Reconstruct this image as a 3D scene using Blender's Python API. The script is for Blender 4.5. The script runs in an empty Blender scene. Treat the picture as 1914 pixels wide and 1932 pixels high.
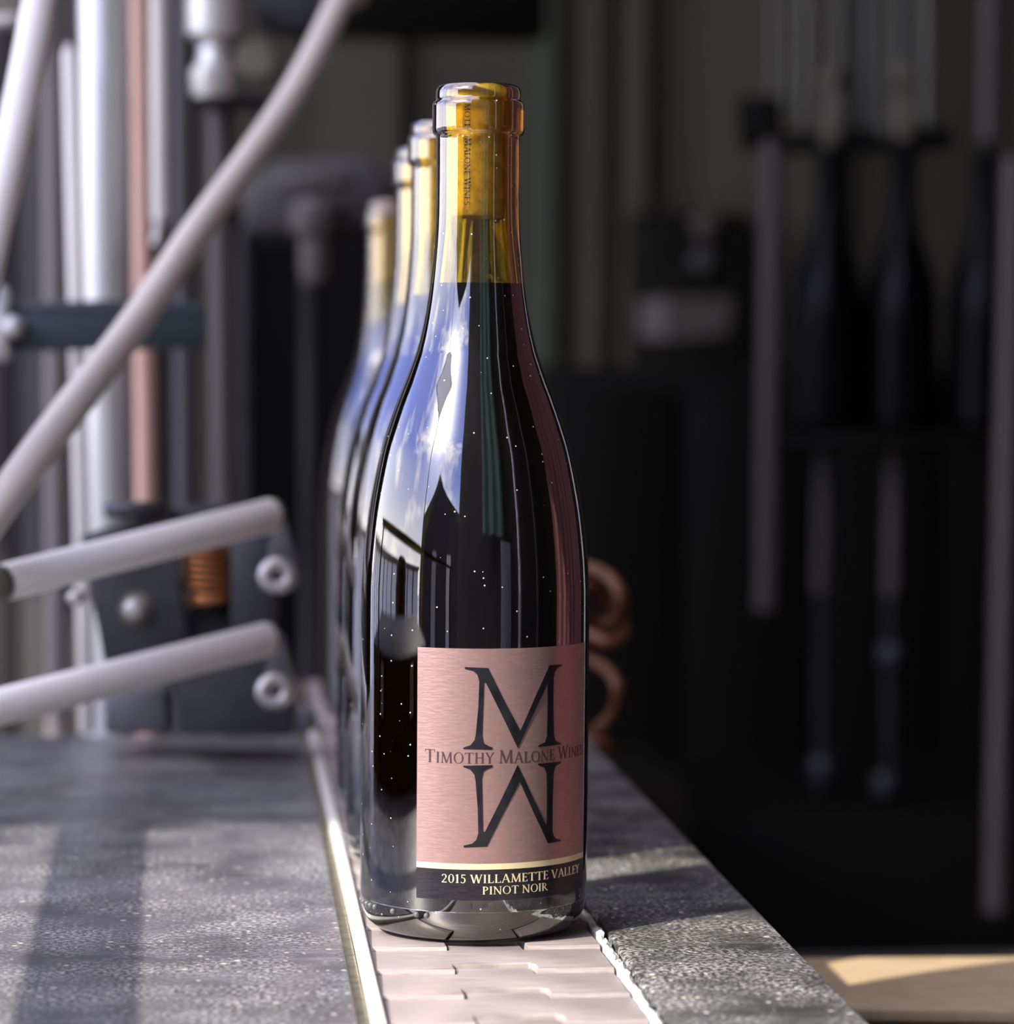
import bpy, bmesh, math, random
from mathutils import Vector, Matrix
from mathutils.geometry import tessellate_polygon

random.seed(7)
SC = bpy.context.scene
COL = SC.collection

# ------------------------------------------------------------------ camera
ZB = 0.90                                   # height of the conveyor surface
FPX, CX, CY = 5425.0, 957.0, 966.0          # focal length and centre for a 1914x1932 frame
yaw, pitch, roll = math.radians(5.45), math.radians(2.6), math.radians(0.4)
FW = Vector((math.sin(yaw)*math.cos(pitch), math.cos(yaw)*math.cos(pitch), -math.sin(pitch)))
R0 = Vector((math.cos(yaw), -math.sin(yaw), 0)); U0 = R0.cross(FW)
RT = R0*math.cos(roll) + U0*math.sin(roll)
UP = -R0*math.sin(roll) + U0*math.cos(roll)
CAM = Vector((-0.0854, -1.0108, 1.0925))
cd = bpy.data.cameras.new('camera'); cam = bpy.data.objects.new('camera', cd); COL.objects.link(cam)
cam.matrix_world = Matrix(((RT.x, UP.x, -FW.x, CAM.x), (RT.y, UP.y, -FW.y, CAM.y), (RT.z, UP.z, -FW.z, CAM.z), (0, 0, 0, 1)))
cd.sensor_fit = 'HORIZONTAL'; cd.sensor_width = 36.0; cd.lens = FPX/1914.0*36.0
cd.clip_start = 0.02; cd.clip_end = 300
cd.dof.use_dof = True; cd.dof.focus_distance = 0.985; cd.dof.aperture_fstop = cd.lens/12.8
SC.camera = cam

# ------------------------------------------------------------------ world, sun, exposure
SUN = Vector((-0.82*math.cos(math.radians(36)), -0.57*math.cos(math.radians(36)), math.sin(math.radians(36)))).normalized()
w = bpy.data.worlds.new('sky'); SC.world = w; w.use_nodes = True
wn, wl = w.node_tree.nodes, w.node_tree.links
wn.clear()
wo = wn.new('ShaderNodeOutputWorld'); bg = wn.new('ShaderNodeBackground')
tc = wn.new('ShaderNodeTexCoord'); sep = wn.new('ShaderNodeSeparateXYZ')
grad = wn.new('ShaderNodeValToRGB')
grad.color_ramp.elements[0].position = 0.0; grad.color_ramp.elements[0].color = (0.97, 0.93, 0.87, 1)
grad.color_ramp.elements[1].position = 0.36; grad.color_ramp.elements[1].color = (0.22, 0.28, 0.72, 1)
mp = wn.new('ShaderNodeMapping'); mp.inputs['Scale'].default_value = (1.0, 1.0, 2.4)
nz = wn.new('ShaderNodeTexNoise'); nz.inputs['Scale'].default_value = 2.3; nz.inputs['Detail'].default_value = 7; nz.inputs['Roughness'].default_value = 0.6
cr = wn.new('ShaderNodeValToRGB'); cr.color_ramp.elements[0].position = 0.53; cr.color_ramp.elements[1].position = 0.72
mx = wn.new('ShaderNodeMix'); mx.data_type = 'RGBA'
wl.new(tc.outputs['Generated'], sep.inputs[0]); wl.new(sep.outputs['Z'], grad.inputs[0])
wl.new(tc.outputs['Generated'], mp.inputs[0]); wl.new(mp.outputs[0], nz.inputs['Vector']); wl.new(nz.outputs['Fac'], cr.inputs[0])
wl.new(cr.outputs[0], mx.inputs['Factor']); wl.new(grad.outputs[0], mx.inputs['A']); mx.inputs['B'].default_value = (1.30, 1.24, 1.13, 1)
# bright haze round the sun
dotn = wn.new('ShaderNodeVectorMath'); dotn.operation = 'DOT_PRODUCT'; dotn.inputs[1].default_value = SUN
wl.new(tc.outputs['Generated'], dotn.inputs[0])
pw = wn.new('ShaderNodeMath'); pw.operation = 'POWER'; pw.use_clamp = True; pw.inputs[1].default_value = 50; wl.new(dotn.outputs['Value'], pw.inputs[0])
hz = wn.new('ShaderNodeMix'); hz.data_type = 'RGBA'; hz.blend_type = 'ADD'; hz.inputs['Factor'].default_value = 1.0
hzc = wn.new('ShaderNodeMix'); hzc.data_type = 'RGBA'; hzc.inputs['A'].default_value = (0, 0, 0, 1); hzc.inputs['B'].default_value = (3.0, 2.85, 2.6, 1)
wl.new(pw.outputs[0], hzc.inputs['Factor'])
wl.new(mx.outputs['Result'], hz.inputs['A']); wl.new(hzc.outputs['Result'], hz.inputs['B'])
wl.new(hz.outputs['Result'], bg.inputs[0]); bg.inputs[1].default_value = 4.5
wl.new(bg.outputs[0], wo.inputs[0])

sd = bpy.data.lights.new('sun', 'SUN'); sd.energy = 8.0; sd.angle = math.radians(0.53); sd.color = (1.0, 0.95, 0.86)
so = bpy.data.objects.new('sun', sd); COL.objects.link(so)
so.rotation_euler = SUN.to_track_quat('Z', 'Y').to_euler(); so.location = SUN*20

vs = SC.view_settings
vs.view_transform = 'Standard'; vs.look = 'None'; vs.gamma = 1.0; vs.use_curve_mapping = False
vs.exposure = 0.08
SC.cycles.use_denoising = True

# ------------------------------------------------------------------ helpers
def at(px, py, D):
    """point seen at frame pixel (px, py) at a depth of D metres along the lens axis"""
    return CAM + (FW + RT*((px-CX)/FPX) + UP*(-(py-CY)/FPX))*D

def mesh_obj(name, verts, faces, mat, parent=None, smooth=None):
    me = bpy.data.meshes.new(name); me.from_pydata([tuple(v) for v in verts], [], faces); me.update()
    return link_mesh(name, me, mat, parent, smooth)

def link_mesh(name, me, mat, parent=None, smooth=None):
    o = bpy.data.objects.new(name, me); COL.objects.link(o)
    if mat: me.materials.append(mat)
    if smooth is not None:
        me.shade_smooth()
        bm = bmesh.new(); bm.from_mesh(me); a = math.radians(smooth)
        for e in bm.edges:
            if len(e.link_faces) == 2 and e.calc_face_angle(0) > a: e.smooth = False
        bm.to_mesh(me); bm.free()
    if parent: o.parent = parent
    return o

def bm_obj(name, bm, mat, parent=None, smooth=None):
    bmesh.ops.recalc_face_normals(bm, faces=bm.faces)
    me = bpy.data.meshes.new(name); bm.to_mesh(me); bm.free()
    return link_mesh(name, me, mat, parent, smooth)

def tag(o, label, cat, group=None):
    o['label'] = label; o['category'] = cat
    if group: o['group'] = group
    return o

def struct(o): o['kind'] = 'structure'; return o

def root(name, loc=(0, 0, 0)):
    o = bpy.data.objects.new(name, None); COL.objects.link(o); o.location = loc; o.empty_display_size = 0.02
    return o

def keep(o, parent):
    """parent a part built in world coordinates to an Empty standing elsewhere"""
    o.parent = parent; o.matrix_parent_inverse = Matrix.Translation(-parent.location); return o

def bm_box(bm, lo, hi, bev=0.0, seg=2):
    vs_ = [bm.verts.new((x, y, z)) for x in (lo[0], hi[0]) for y in (lo[1], hi[1]) for z in (lo[2], hi[2])]
    fs = [bm.faces.new([vs_[i] for i in f]) for f in ((0, 1, 3, 2), (4, 6, 7, 5), (0, 4, 5, 1), (2, 3, 7, 6), (0, 2, 6, 4), (1, 5, 7, 3))]
    if bev:
        es = {e for f in fs for e in f.edges}
        bmesh.ops.bevel(bm, geom=list(es), offset=bev, segments=seg, affect='EDGES', profile=0.5)
    return bm

def box(name, lo, hi, mat, parent=None, bev=0.0, seg=2):
    bm = bm_box(bmesh.new(), lo, hi, bev, seg)
    return bm_obj(name, bm, mat, parent, 35 if bev else None)

def frame_of(d):
    d = d.normalized(); a = Vector((0, 0, 1)) if abs(d.z) < 0.9 else Vector((1, 0, 0))
    s = d.cross(a).normalized(); return s, s.cross(d).normalized()

def bm_tube(bm, pts, rad, seg=20, caps=True):
    pts = [Vector(p) for p in pts]; n = len(pts)
    rads = rad if isinstance(rad, (list, tuple)) else [rad]*n
    rings = []; s = None
    for i, p in enumerate(pts):
        d = (pts[min(i+1, n-1)] - pts[max(i-1, 0)])
        if d.length < 1e-9: d = pts[-1]-pts[0]
        d.normalize()
        if s is None: s, t = frame_of(d)
        else:
            s = (s - d*s.dot(d)).normalized(); t = s.cross(d).normalized()
        rings.append([bm.verts.new(p + (s*math.cos(2*math.pi*k/seg) + t*math.sin(2*math.pi*k/seg))*rads[i]) for k in range(seg)])
    for a, b in zip(rings, rings[1:]):
        for k in range(seg): bm.faces.new((a[k], a[(k+1) % seg], b[(k+1) % seg], b[k]))
    if caps:
        bm.faces.new(rings[0][::-1]); bm.faces.new(rings[-1])
    return bm

def tube(name, pts, rad, mat, parent=None, seg=20, smooth=40):
    return bm_obj(name, bm_tube(bmesh.new(), pts, rad, seg), mat, parent, smooth)

def rod(name, a, b, rad, mat, parent=None, seg=20, chamfer=0.0):
    a, b = Vector(a), Vector(b)
    if chamfer:
        d = (b-a).normalized()*chamfer
        return tube(name, [a, a+d*0.01, a+d, b-d, b-d*0.01, b], [rad-chamfer, rad-chamfer*0.99, rad, rad, rad-chamfer*0.99, rad-chamfer], mat, parent, seg, 50)
    return tube(name, [a, a+(b-a)*0.5, b], rad, mat, parent, seg)

def spline(ctrl, n=12):
    P = [Vector(p) for p in ctrl]; P = [P[0]*2-P[1]] + P + [P[-1]*2-P[-2]]; out = []
    for i in range(1, len(P)-2):
        for k in range(n):
            t = k/n; a, b, c, d = P[i-1:i+3]
            out.append(0.5*((2*b) + (c-a)*t + (2*a-5*b+4*c-d)*t*t + (3*b-a-3*c+d)*t**3))
    out.append(P[-2]); return out

def prism(name, poly, D, thick, mat, parent=None, bev=0.0):
    """outline at depth D, given real thickness backwards along the lens axis"""
    a = [at(x, y, D) for x, y in poly]; b = [p + FW*thick for p in a]; n = len(a)
    bm = bmesh.new(); va = [bm.verts.new(p) for p in a]; vb = [bm.verts.new(p) for p in b]
    bm.faces.new(va); bm.faces.new(vb[::-1])
    for i in range(n): bm.faces.new((va[i], vb[i], vb[(i+1) % n], va[(i+1) % n]))
    if bev: bmesh.ops.bevel(bm, geom=bm.edges[:], offset=bev, segments=2, affect='EDGES', profile=0.5)
    return bm_obj(name, bm, mat, parent, 35 if bev else None)

def lathe(name, prof, mat, parent=None, seg=96, loc=(0, 0, 0), smooth=35, z0=0.0):
    """prof: (radius, height) pairs; closed on the axis where radius is 0"""
    bm = bmesh.new(); rings = []
    for r_, z_ in prof:
        if r_ < 1e-7: rings.append([bm.verts.new((loc[0], loc[1], loc[2]+z_))])
        else: rings.append([bm.verts.new((loc[0]+r_*math.cos(2*math.pi*k/seg), loc[1]+r_*math.sin(2*math.pi*k/seg), loc[2]+z_)) for k in range(seg)])
    for a, b in zip(rings, rings[1:]):
        for k in range(seg):
            k2 = (k+1) % seg
            if len(a) == 1 and len(b) == 1: continue
            if len(a) == 1: bm.faces.new((a[0], b[k], b[k2]))
            elif len(b) == 1: bm.faces.new((a[k], b[0], a[k2]))
            else: bm.faces.new((a[k], b[k], b[k2], a[k2]))
    return bm_obj(name, bm, mat, parent, smooth)

def copy_tree(o, parent=None):
    c = o.copy(); COL.objects.link(c); c.parent = parent
    for ch in list(o.children): copy_tree(ch, c)
    return c

# ------------------------------------------------------------------ materials
def newmat(name):
    m = bpy.data.materials.new(name); m.use_nodes = True
    return m, m.node_tree.nodes, m.node_tree.links, m.node_tree.nodes['Principled BSDF']

def mat(name, col, rough=0.5, metal=0.0, noise=None, bump=None, spec=None, coat=0.0, trans=0.0):
    """noise=(scale, amount) varies the colour, bump=(scale, strength)"""
    m, n, l, b = newmat(name)
    b.inputs['Base Color'].default_value = (*col, 1); b.inputs['Roughness'].default_value = rough; b.inputs['Metallic'].default_value = metal
    if spec is not None: b.inputs['Specular IOR Level'].default_value = spec
    if coat: b.inputs['Coat Weight'].default_value = coat
    if trans: b.inputs['Transmission Weight'].default_value = trans
    t = n.new('ShaderNodeTexCoord')
    if noise:
        z = n.new('ShaderNodeTexNoise'); z.inputs['Scale'].default_value = noise[0]; z.inputs['Detail'].default_value = 6
        l.new(t.outputs['Object'], z.inputs['Vector'])
        r = n.new('ShaderNodeValToRGB'); k = noise[1]
        r.color_ramp.elements[0].position = 0.3; r.color_ramp.elements[1].position = 0.7
        r.color_ramp.elements[0].color = (*[c*(1-k) for c in col], 1); r.color_ramp.elements[1].color = (*[min(1, c*(1+k)) for c in col], 1)
        l.new(z.outputs['Fac'], r.inputs[0]); l.new(r.outputs[0], b.inputs['Base Color'])
    if bump:
        z = n.new('ShaderNodeTexNoise'); z.inputs['Scale'].default_value = bump[0]; z.inputs['Detail'].default_value = 4
        l.new(t.outputs['Object'], z.inputs['Vector'])
        p = n.new('ShaderNodeBump'); p.inputs['Strength'].default_value = bump[1]; p.inputs['Distance'].default_value = 0.001
        l.new(z.outputs['Fac'], p.inputs['Height']); l.new(p.outputs[0], b.inputs['Normal'])
    return m

def glass_mat(name, tint, refl_base, refl_gain, dust, absorb=None):
    m, n, l, b = newmat(name); n.remove(b); out = n['Material Output']
    fr = n.new('ShaderNodeFresnel'); fr.inputs['IOR'].default_value = 1.5
    ma = n.new('ShaderNodeMath'); ma.operation = 'MULTIPLY_ADD'; ma.use_clamp = True
    ma.inputs[1].default_value = refl_gain; ma.inputs[2].default_value = refl_base
    l.new(fr.outputs[0], ma.inputs[0])
    rf = n.new('ShaderNodeBsdfRefraction'); rf.inputs['Color'].default_value = (*tint, 1); rf.inputs['Roughness'].default_value = 0.0; rf.inputs['IOR'].default_value = 1.5
    gl = n.new('ShaderNodeBsdfGlossy'); gl.inputs['Roughness'].default_value = 0.015; gl.inputs['Color'].default_value = (1, 1, 1, 1)
    mix = n.new('ShaderNodeMixShader'); l.new(ma.outputs[0], mix.inputs[0]); l.new(rf.outputs[0], mix.inputs[1]); l.new(gl.outputs[0], mix.inputs[2])
    last = mix
    if dust:
        t = n.new('ShaderNodeTexCoord')
        v = n.new('ShaderNodeTexVoronoi'); v.inputs['Scale'].default_value = 330; v.inputs['Randomness'].default_value = 1.0
        l.new(t.outputs['Object'], v.inputs['Vector'])
        lt = n.new('ShaderNodeMath'); lt.operation = 'LESS_THAN'; lt.inputs[1].default_value = 0.09; l.new(v.outputs['Distance'], lt.inputs[0])
        sp = n.new('ShaderNodeSeparateColor'); l.new(v.outputs['Color'], sp.inputs[0])
        gt = n.new('ShaderNodeMath'); gt.operation = 'GREATER_THAN'; gt.inputs[1].default_value = 0.55; l.new(sp.outputs[0], gt.inputs[0])
        mu = n.new('ShaderNodeMath'); mu.operation = 'MULTIPLY'; l.new(lt.outputs[0], mu.inputs[0]); l.new(gt.outputs[0], mu.inputs[1])
        m2 = n.new('ShaderNodeMath'); m2.operation = 'MULTIPLY'; m2.inputs[1].default_value = 0.7; l.new(mu.outputs[0], m2.inputs[0])
        df = n.new('ShaderNodeBsdfDiffuse'); df.inputs['Color'].default_value = (0.75, 0.75, 0.72, 1)
        mix2 = n.new('ShaderNodeMixShader'); l.new(m2.outputs[0], mix2.inputs[0]); l.new(mix.outputs[0], mix2.inputs[1]); l.new(df.outputs[0], mix2.inputs[2])
        last = mix2
    l.new(last.outputs[0], out.inputs['Surface'])
    if absorb:
        va = n.new('ShaderNodeVolumeAbsorption'); va.inputs['Color'].default_value = (*absorb[0], 1); va.inputs['Density'].default_value = absorb[1]
        l.new(va.outputs[0], out.inputs['Volume'])
    return m

def plate_mat(name, dark, dust, rough):
    """worn slate-grey plate with stains, pale grit and scratches"""
    m, n, l, b = newmat(name); t = n.new('ShaderNodeTexCoord')
    def noise(scale, detail, vec=None, rgh=0.55):
        z = n.new('ShaderNodeTexNoise'); z.inputs['Scale'].default_value = scale; z.inputs['Detail'].default_value = detail; z.inputs['Roughness'].default_value = rgh
        l.new(vec or t.outputs['Object'], z.inputs['Vector']); return z.outputs['Fac']
    def ramp(f, a, b_, ca=(0, 0, 0, 1), cb=(1, 1, 1, 1)):
        r = n.new('ShaderNodeValToRGB'); r.color_ramp.elements[0].position = a; r.color_ramp.elements[1].position = b_
        r.color_ramp.elements[0].color = ca; r.color_ramp.elements[1].color = cb; l.new(f, r.inputs[0]); return r.outputs[0]
    def mixc(fac, A, B):
        x = n.new('ShaderNodeMix'); x.data_type = 'RGBA'; l.new(fac, x.inputs['Factor'])
        for s, v in (('A', A), ('B', B)):
            if isinstance(v, tuple): x.inputs[s].default_value = (*v, 1)
            else: l.new(v, x.inputs[s])
        return x.outputs['Result']
    def mul(a, b_):
        x = n.new('ShaderNodeMath'); x.operation = 'MULTIPLY'; l.new(a, x.inputs[0])
        if isinstance(b_, float): x.inputs[1].default_value = b_
        else: l.new(b_, x.inputs[1])
        return x.outputs[0]
    base = mixc(ramp(noise(16, 6), 0.35, 0.7), tuple(c*0.7 for c in dark), tuple(c*1.5 for c in dark))
    blot = ramp(noise(30, 5), 0.36, 0.66)
    grit = mul(ramp(noise(560, 3), 0.47, 0.58), blot)
    c1 = mixc(mul(grit, dust), base, (0.46, 0.45, 0.42))
    v = n.new('ShaderNodeTexVoronoi'); v.inputs['Scale'].default_value = 230; l.new(t.outputs['Object'], v.inputs['Vector'])
    sp = n.new('ShaderNodeSeparateColor'); l.new(v.outputs['Color'], sp.inputs[0])
    sq = n.new('ShaderNodeMath'); sq.operation = 'POWER'; sq.inputs[1].default_value = 2.5; l.new(sp.outputs[1], sq.inputs[0])
    sz = n.new('ShaderNodeMath'); sz.operation = 'MULTIPLY_ADD'; sz.inputs[1].default_value = 0.20; sz.inputs[2].default_value = 0.075; l.new(sq.outputs[0], sz.inputs[0])
    lt = n.new('ShaderNodeMath'); lt.operation = 'LESS_THAN'; l.new(v.outputs['Distance'], lt.inputs[0]); l.new(sz.outputs[0], lt.inputs[1])
    gt = n.new('ShaderNodeMath'); gt.operation = 'GREATER_THAN'; gt.inputs[1].default_value = 0.42; l.new(sp.outputs[0], gt.inputs[0])
    c2 = mixc(mul(mul(lt.outputs[0], gt.outputs[0]), 0.8), c1, (0.62, 0.58, 0.48))
    mpn = n.new('ShaderNodeMapping'); mpn.inputs['Scale'].default_value = (0.25, 2.0, 1); mpn.inputs['Rotation'].default_value = (0, 0, 0.35)
    l.new(t.outputs['Object'], mpn.inputs[0])
    smear = ramp(noise(45, 8, mpn.outputs[0], 0.7), 0.55, 0.75)
    c3 = mixc(mul(smear, 0.35), c2, (0.34, 0.34, 0.36))
    l.new(c3, b.inputs['Base Color']); b.inputs['Specular IOR Level'].default_value = 0.22
    rr = n.new('ShaderNodeMapRange'); rr.inputs['To Min'].default_value = rough-0.08; rr.inputs['To Max'].default_value = rough+0.2
    l.new(noise(40, 5), rr.inputs['Value']); l.new(rr.outputs[0], b.inputs['Roughness'])
    bp = n.new('ShaderNodeBump'); bp.inputs['Strength'].default_value = 0.25; bp.inputs['Distance'].default_value = 0.0004
    l.new(noise(500, 4), bp.inputs['Height']); l.new(bp.outputs[0], b.inputs['Normal'])
    return m

def brushed(name, col, rough, metal, axis_scale, strength, amount=0.12):
    m, n, l, b = newmat(name); t = n.new('ShaderNodeTexCoord')
    mp_ = n.new('ShaderNodeMapping'); mp_.inputs['Scale'].default_value = axis_scale; l.new(t.outputs['Object'], mp_.inputs[0])
    z = n.new('ShaderNodeTexNoise'); z.inputs['Scale'].default_value = 1.0; z.inputs['Detail'].default_value = 5; z.inputs['Roughness'].default_value = 0.65
    l.new(mp_.outputs[0], z.inputs['Vector'])
    r = n.new('ShaderNodeValToRGB'); r.color_ramp.elements[0].position = 0.3; r.color_ramp.elements[1].position = 0.7
    r.color_ramp.elements[0].color = (*[c*(1-amount) for c in col], 1); r.color_ramp.elements[1].color = (*[min(1, c*(1+amount)) for c in col], 1)
    l.new(z.outputs['Fac'], r.inputs[0]); l.new(r.outputs[0], b.inputs['Base Color'])
    b.inputs['Roughness'].default_value = rough; b.inputs['Metallic'].default_value = metal
    p = n.new('ShaderNodeBump'); p.inputs['Strength'].default_value = strength; p.inputs['Distance'].default_value = 0.0003
    l.new(z.outputs['Fac'], p.inputs['Height']); l.new(p.outputs[0], b.inputs['Normal'])
    return m

M = {}
M['glass'] = glass_mat('olive_glass', (0.97, 0.97, 0.93), 0.085, 1.6, True, ((0.89, 0.80, 0.05), 430))
M['wine'] = mat('dark_red_wine', (0.004, 0.002, 0.003), 0.05, spec=0.15)
M['cork'] = mat('cork', (0.86, 0.62, 0.30), 0.85, noise=(260, 0.28), bump=(300, 0.4))
M['cork_ink'] = mat('cork_ink', (0.03, 0.02, 0.015), 0.7)
M['label'] = brushed('rose_metallic_paper', (0.48, 0.30, 0.268), 0.40, 0.70, (250, 250, 1100), 0.35, 0.10)
M['ink'] = mat('black_gloss_ink', (0.012, 0.012, 0.015), 0.25, noise=(120, 0.5))
M['ink_soft'] = mat('dark_embossed_ink', (0.10, 0.055, 0.065), 0.3, metal=0.4)
M['band'] = brushed('black_label_band', (0.016, 0.014, 0.018), 0.22, 0.0, (200, 200, 1500), 0.3, 0.4)
M['gold'] = mat('pale_gold_foil', (0.90, 0.78, 0.46), 0.35, metal=0.35)
M['bead'] = mat('glass_bead', (0.10, 0.10, 0.09), 0.05, spec=1.0)
M['link'] = brushed('worn_pink_beige_link', (0.37, 0.312, 0.285), 0.42, 0.15, (60, 700, 60), 0.25, 0.28)
M['strip'] = mat('white_wear_strip', (0.66, 0.63, 0.54), 0.45, noise=(120, 0.10))
M['ragged'] = mat('torn_white_plastic', (0.74, 0.71, 0.66), 0.7, noise=(300, 0.35), bump=(400, 0.8))
M['khaki'] = mat('khaki_channel', (0.22, 0.19, 0.125), 0.55, noise=(200, 0.35))
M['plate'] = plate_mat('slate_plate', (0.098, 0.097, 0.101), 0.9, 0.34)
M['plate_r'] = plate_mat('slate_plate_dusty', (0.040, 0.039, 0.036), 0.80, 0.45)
M['darksteel'] = mat('dark_steel', (0.022, 0.021, 0.019), 0.55, spec=0.2, noise=(20, 0.3))
M['white_tube'] = mat('white_plastic_tube', (0.90, 0.86, 0.77), 0.35)
M['grey_hose'] = mat('translucent_grey_hose', (0.66, 0.61, 0.52), 0.35)
M['slate_plastic'] = mat('slate_plastic', (0.032, 0.032, 0.037), 0.5, noise=(80, 0.2))
M['grey_plastic'] = mat('grey_plastic', (0.10, 0.10, 0.11), 0.5)
M['steel'] = mat('stainless_steel', (0.72, 0.71, 0.66), 0.32, metal=0.5, noise=(14, 0.08))
M['zinc'] = mat('zinc_fitting', (0.55, 0.53, 0.49), 0.35, metal=0.6)
M['copper'] = mat('copper_wire', (0.45, 0.17, 0.055), 0.4, metal=0.5)
M['salmon'] = mat('salmon_pipe', (0.74, 0.46, 0.35), 0.45)
M['cream'] = mat('cream_pipe', (0.80, 0.77, 0.68), 0.45)
M['brownpost'] = mat('brown_grey_post', (0.17, 0.15, 0.135), 0.5)
M['darkpost'] = mat('dark_grey_post', (0.050, 0.046, 0.042), 0.5)
M['teal'] = mat('dark_teal_strap', (0.026, 0.037, 0.046), 0.55, noise=(40, 0.35))
M['black'] = mat('black_plastic', (0.0075, 0.0065, 0.0045), 0.6, spec=0.12)
M['blackglass'] = mat('black_wine_glass', (0.002, 0.002, 0.002), 0.28, spec=0.12)
M['khakidisc'] = mat('khaki_rubber', (0.14, 0.125, 0.09), 0.6)
M['cardboard'] = mat('cardboard', (0.43, 0.31, 0.175), 0.8, noise=(60, 0.10))
M['orange'] = mat('orange_cord', (0.115, 0.036, 0.007), 0.6, noise=(90, 0.3))
M['wallfar'] = mat('olive_grey_wall', (0.055, 0.049, 0.034), 0.7, noise=(1.2, 0.25))
M['wallpanel'] = mat('olive_wall_panel', (0.085, 0.077, 0.054), 0.6)
M['greenpost'] = mat('grey_green_post', (0.080, 0.092, 0.066), 0.5)
M['walldark'] = mat('dark_wall', (0.020, 0.018, 0.015), 0.7, noise=(2, 0.2))
M['floor'] = mat('dark_floor', (0.018, 0.017, 0.015), 0.7, noise=(6, 0.4))
M['fill_canopy'], n_, l_, b_ = newmat('fill_canopy_cloth')  # translucent cloth of the added roof sheet, passing fill light
n_.remove(b_); d_ = n_.new('ShaderNodeBsdfDiffuse'); t_ = n_.new('ShaderNodeBsdfTranslucent'); x_ = n_.new('ShaderNodeMixShader')
d_.inputs['Color'].default_value = (0.82, 0.81, 0.78, 1); t_.inputs['Color'].default_value = (0.93, 0.88, 0.78, 1); x_.inputs[0].default_value = 0.6
l_.new(d_.outputs[0], x_.inputs[1]); l_.new(t_.outputs[0], x_.inputs[2]); l_.new(x_.outputs[0], n_['Material Output'].inputs['Surface'])
M['wallback'] = mat('grey_back_wall', (0.14, 0.13, 0.12), 0.7, noise=(2, 0.2))
M['greyboard'] = mat('added_grey_board', (0.50, 0.49, 0.52), 0.6)
M['ground'] = mat('pale_concrete', (0.45, 0.44, 0.41), 0.8, noise=(0.8, 0.2))
M['facade'] = mat('pale_facade', (0.90, 0.86, 0.75), 0.7, noise=(0.6, 0.08))
M['pane'] = mat('dark_pane', (0.03, 0.035, 0.045), 0.15)
M['pink'] = mat('pink_standin', (0.20, 0.068, 0.07), 0.7)
M['green'] = mat('green_standin_cloth', (0.26, 0.44, 0.34), 0.8)
M['fillertube'] = mat('filler_tube', (0.13, 0.125, 0.10), 0.4, metal=0.3)
M['greyrod'] = mat('grey_rod', (0.075, 0.066, 0.056), 0.5, metal=0.2)

# ------------------------------------------------------------------ setting
CE = 2.90                                                       # underside of the roof
YO = 0.241 - 0.57*(CE-ZB)/math.tan(math.radians(36))            # open edge of the roof
struct(box('floor', (-2.5, YO, -0.05), (2.3, 4.0, 0.0), M['floor']))
struct(box('ground', (-40, -40, -0.30), (40, YO-0.001, -0.06), M['ground']))
struct(box('ground', (-40, YO, -0.30), (-2.501, 40, -0.06), M['ground']))
struct(box('ceiling', (-2.5, 2.25, CE), (2.3, 4.0, CE+0.08), M['walldark']))
struct(box('ceiling', (0.0, YO, CE), (2.3, 2.2499, CE+0.08), M['walldark']))
cn = root('fill_canopy', (-1.25, 0, CE)); tag(cn, 'white cloth roof added unseen over the open bay for fill light', 'fill_canopy')  # sheet added out of view for fill light and a pale shoulder reflection
bm = bmesh.new(); gx, gy = 14, 14; gv = []
for i in range(gx+1):
    gv.append([bm.verts.new((-2.5+2.499*i/gx, YO+(2.249-YO)*j/gy, CE+0.012*math.sin(math.pi*j/gy)*math.sin(math.pi*i/3.5)**2)) for j in range(gy+1)])
for i in range(gx):
    for j in range(gy): bm.faces.new((gv[i][j], gv[i+1][j], gv[i+1][j+1], gv[i][j+1]))
keep(bm_obj('cloth', bm, M['fill_canopy'], None, 60), cn)
for a_, b2_ in (((-2.5, YO, CE+0.01), (0, YO, CE+0.01)), ((-2.5, YO, CE+0.01), (-2.5, 2.25, CE+0.01))): keep(rod('edge_pole', a_, b2_, 0.015, M['darksteel']), cn)
keep(rod('corner_post', (-2.5, YO, -0.05), (-2.5, YO, CE), 0.02, M['darksteel']), cn)
struct(box('wall_far', (-2.5, 3.6, 0), (2.3, 3.7, CE), M['wallfar']))
struct(box('wall_right', (2.2, YO, 0), (2.3, 3.6, CE), M['walldark']))
struct(box('wall_left', (-2.5, 2.5, 0), (-2.4, 3.6, CE), M['walldark']))
struct(box('wall_back', (-0.52, YO, 0), (2.2, YO+0.08, CE), M['wallback']))

# building across the yard, mirrored in the glass
bld = root('warehouse', (-6.6, 1.0, -0.06))
tag(bld, 'pale panelled warehouse across the yard, seen only mirrored in the glass', 'building')
keep(box('wall', (-6.9, -3.1, -0.06), (-6.6, 6.0, 1.35), M['brownpost']), bld)
for k in range(11): keep(box('panel', (-6.6, -3.05+0.82*k, 0.05), (-6.55, -2.45+0.82*k+0.05*(k % 3), 1.28), M['facade']), bld)
keep(box('roof', (-7.1, -3.2, 1.35), (-6.4, 6.1, 1.42), M['brownpost']), bld)
shd = root('gabled_shed', (-3.2, -3.9, -0.06))
tag(shd, 'dark gabled shed outside the open bay, seen only mirrored in the glass', 'building')
sa, sb = Vector((-1.75, -4.75, 0)), Vector((-4.3, -2.25, 0)); sn = Vector((-0.7, -0.71, 0))*1.6
bm = bmesh.new(); fr3 = [sa+Vector((0, 0, -0.06)), sb+Vector((0, 0, -0.06)), sb+Vector((0, 0, 2.0)), (sa*0.35+sb*0.65)+Vector((0, 0, 2.75)), sa+Vector((0, 0, 2.2))]
va = [bm.verts.new(p) for p in fr3]; vb = [bm.verts.new(p+sn) for p in fr3]
bm.faces.new(va); bm.faces.new(vb[::-1])
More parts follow.
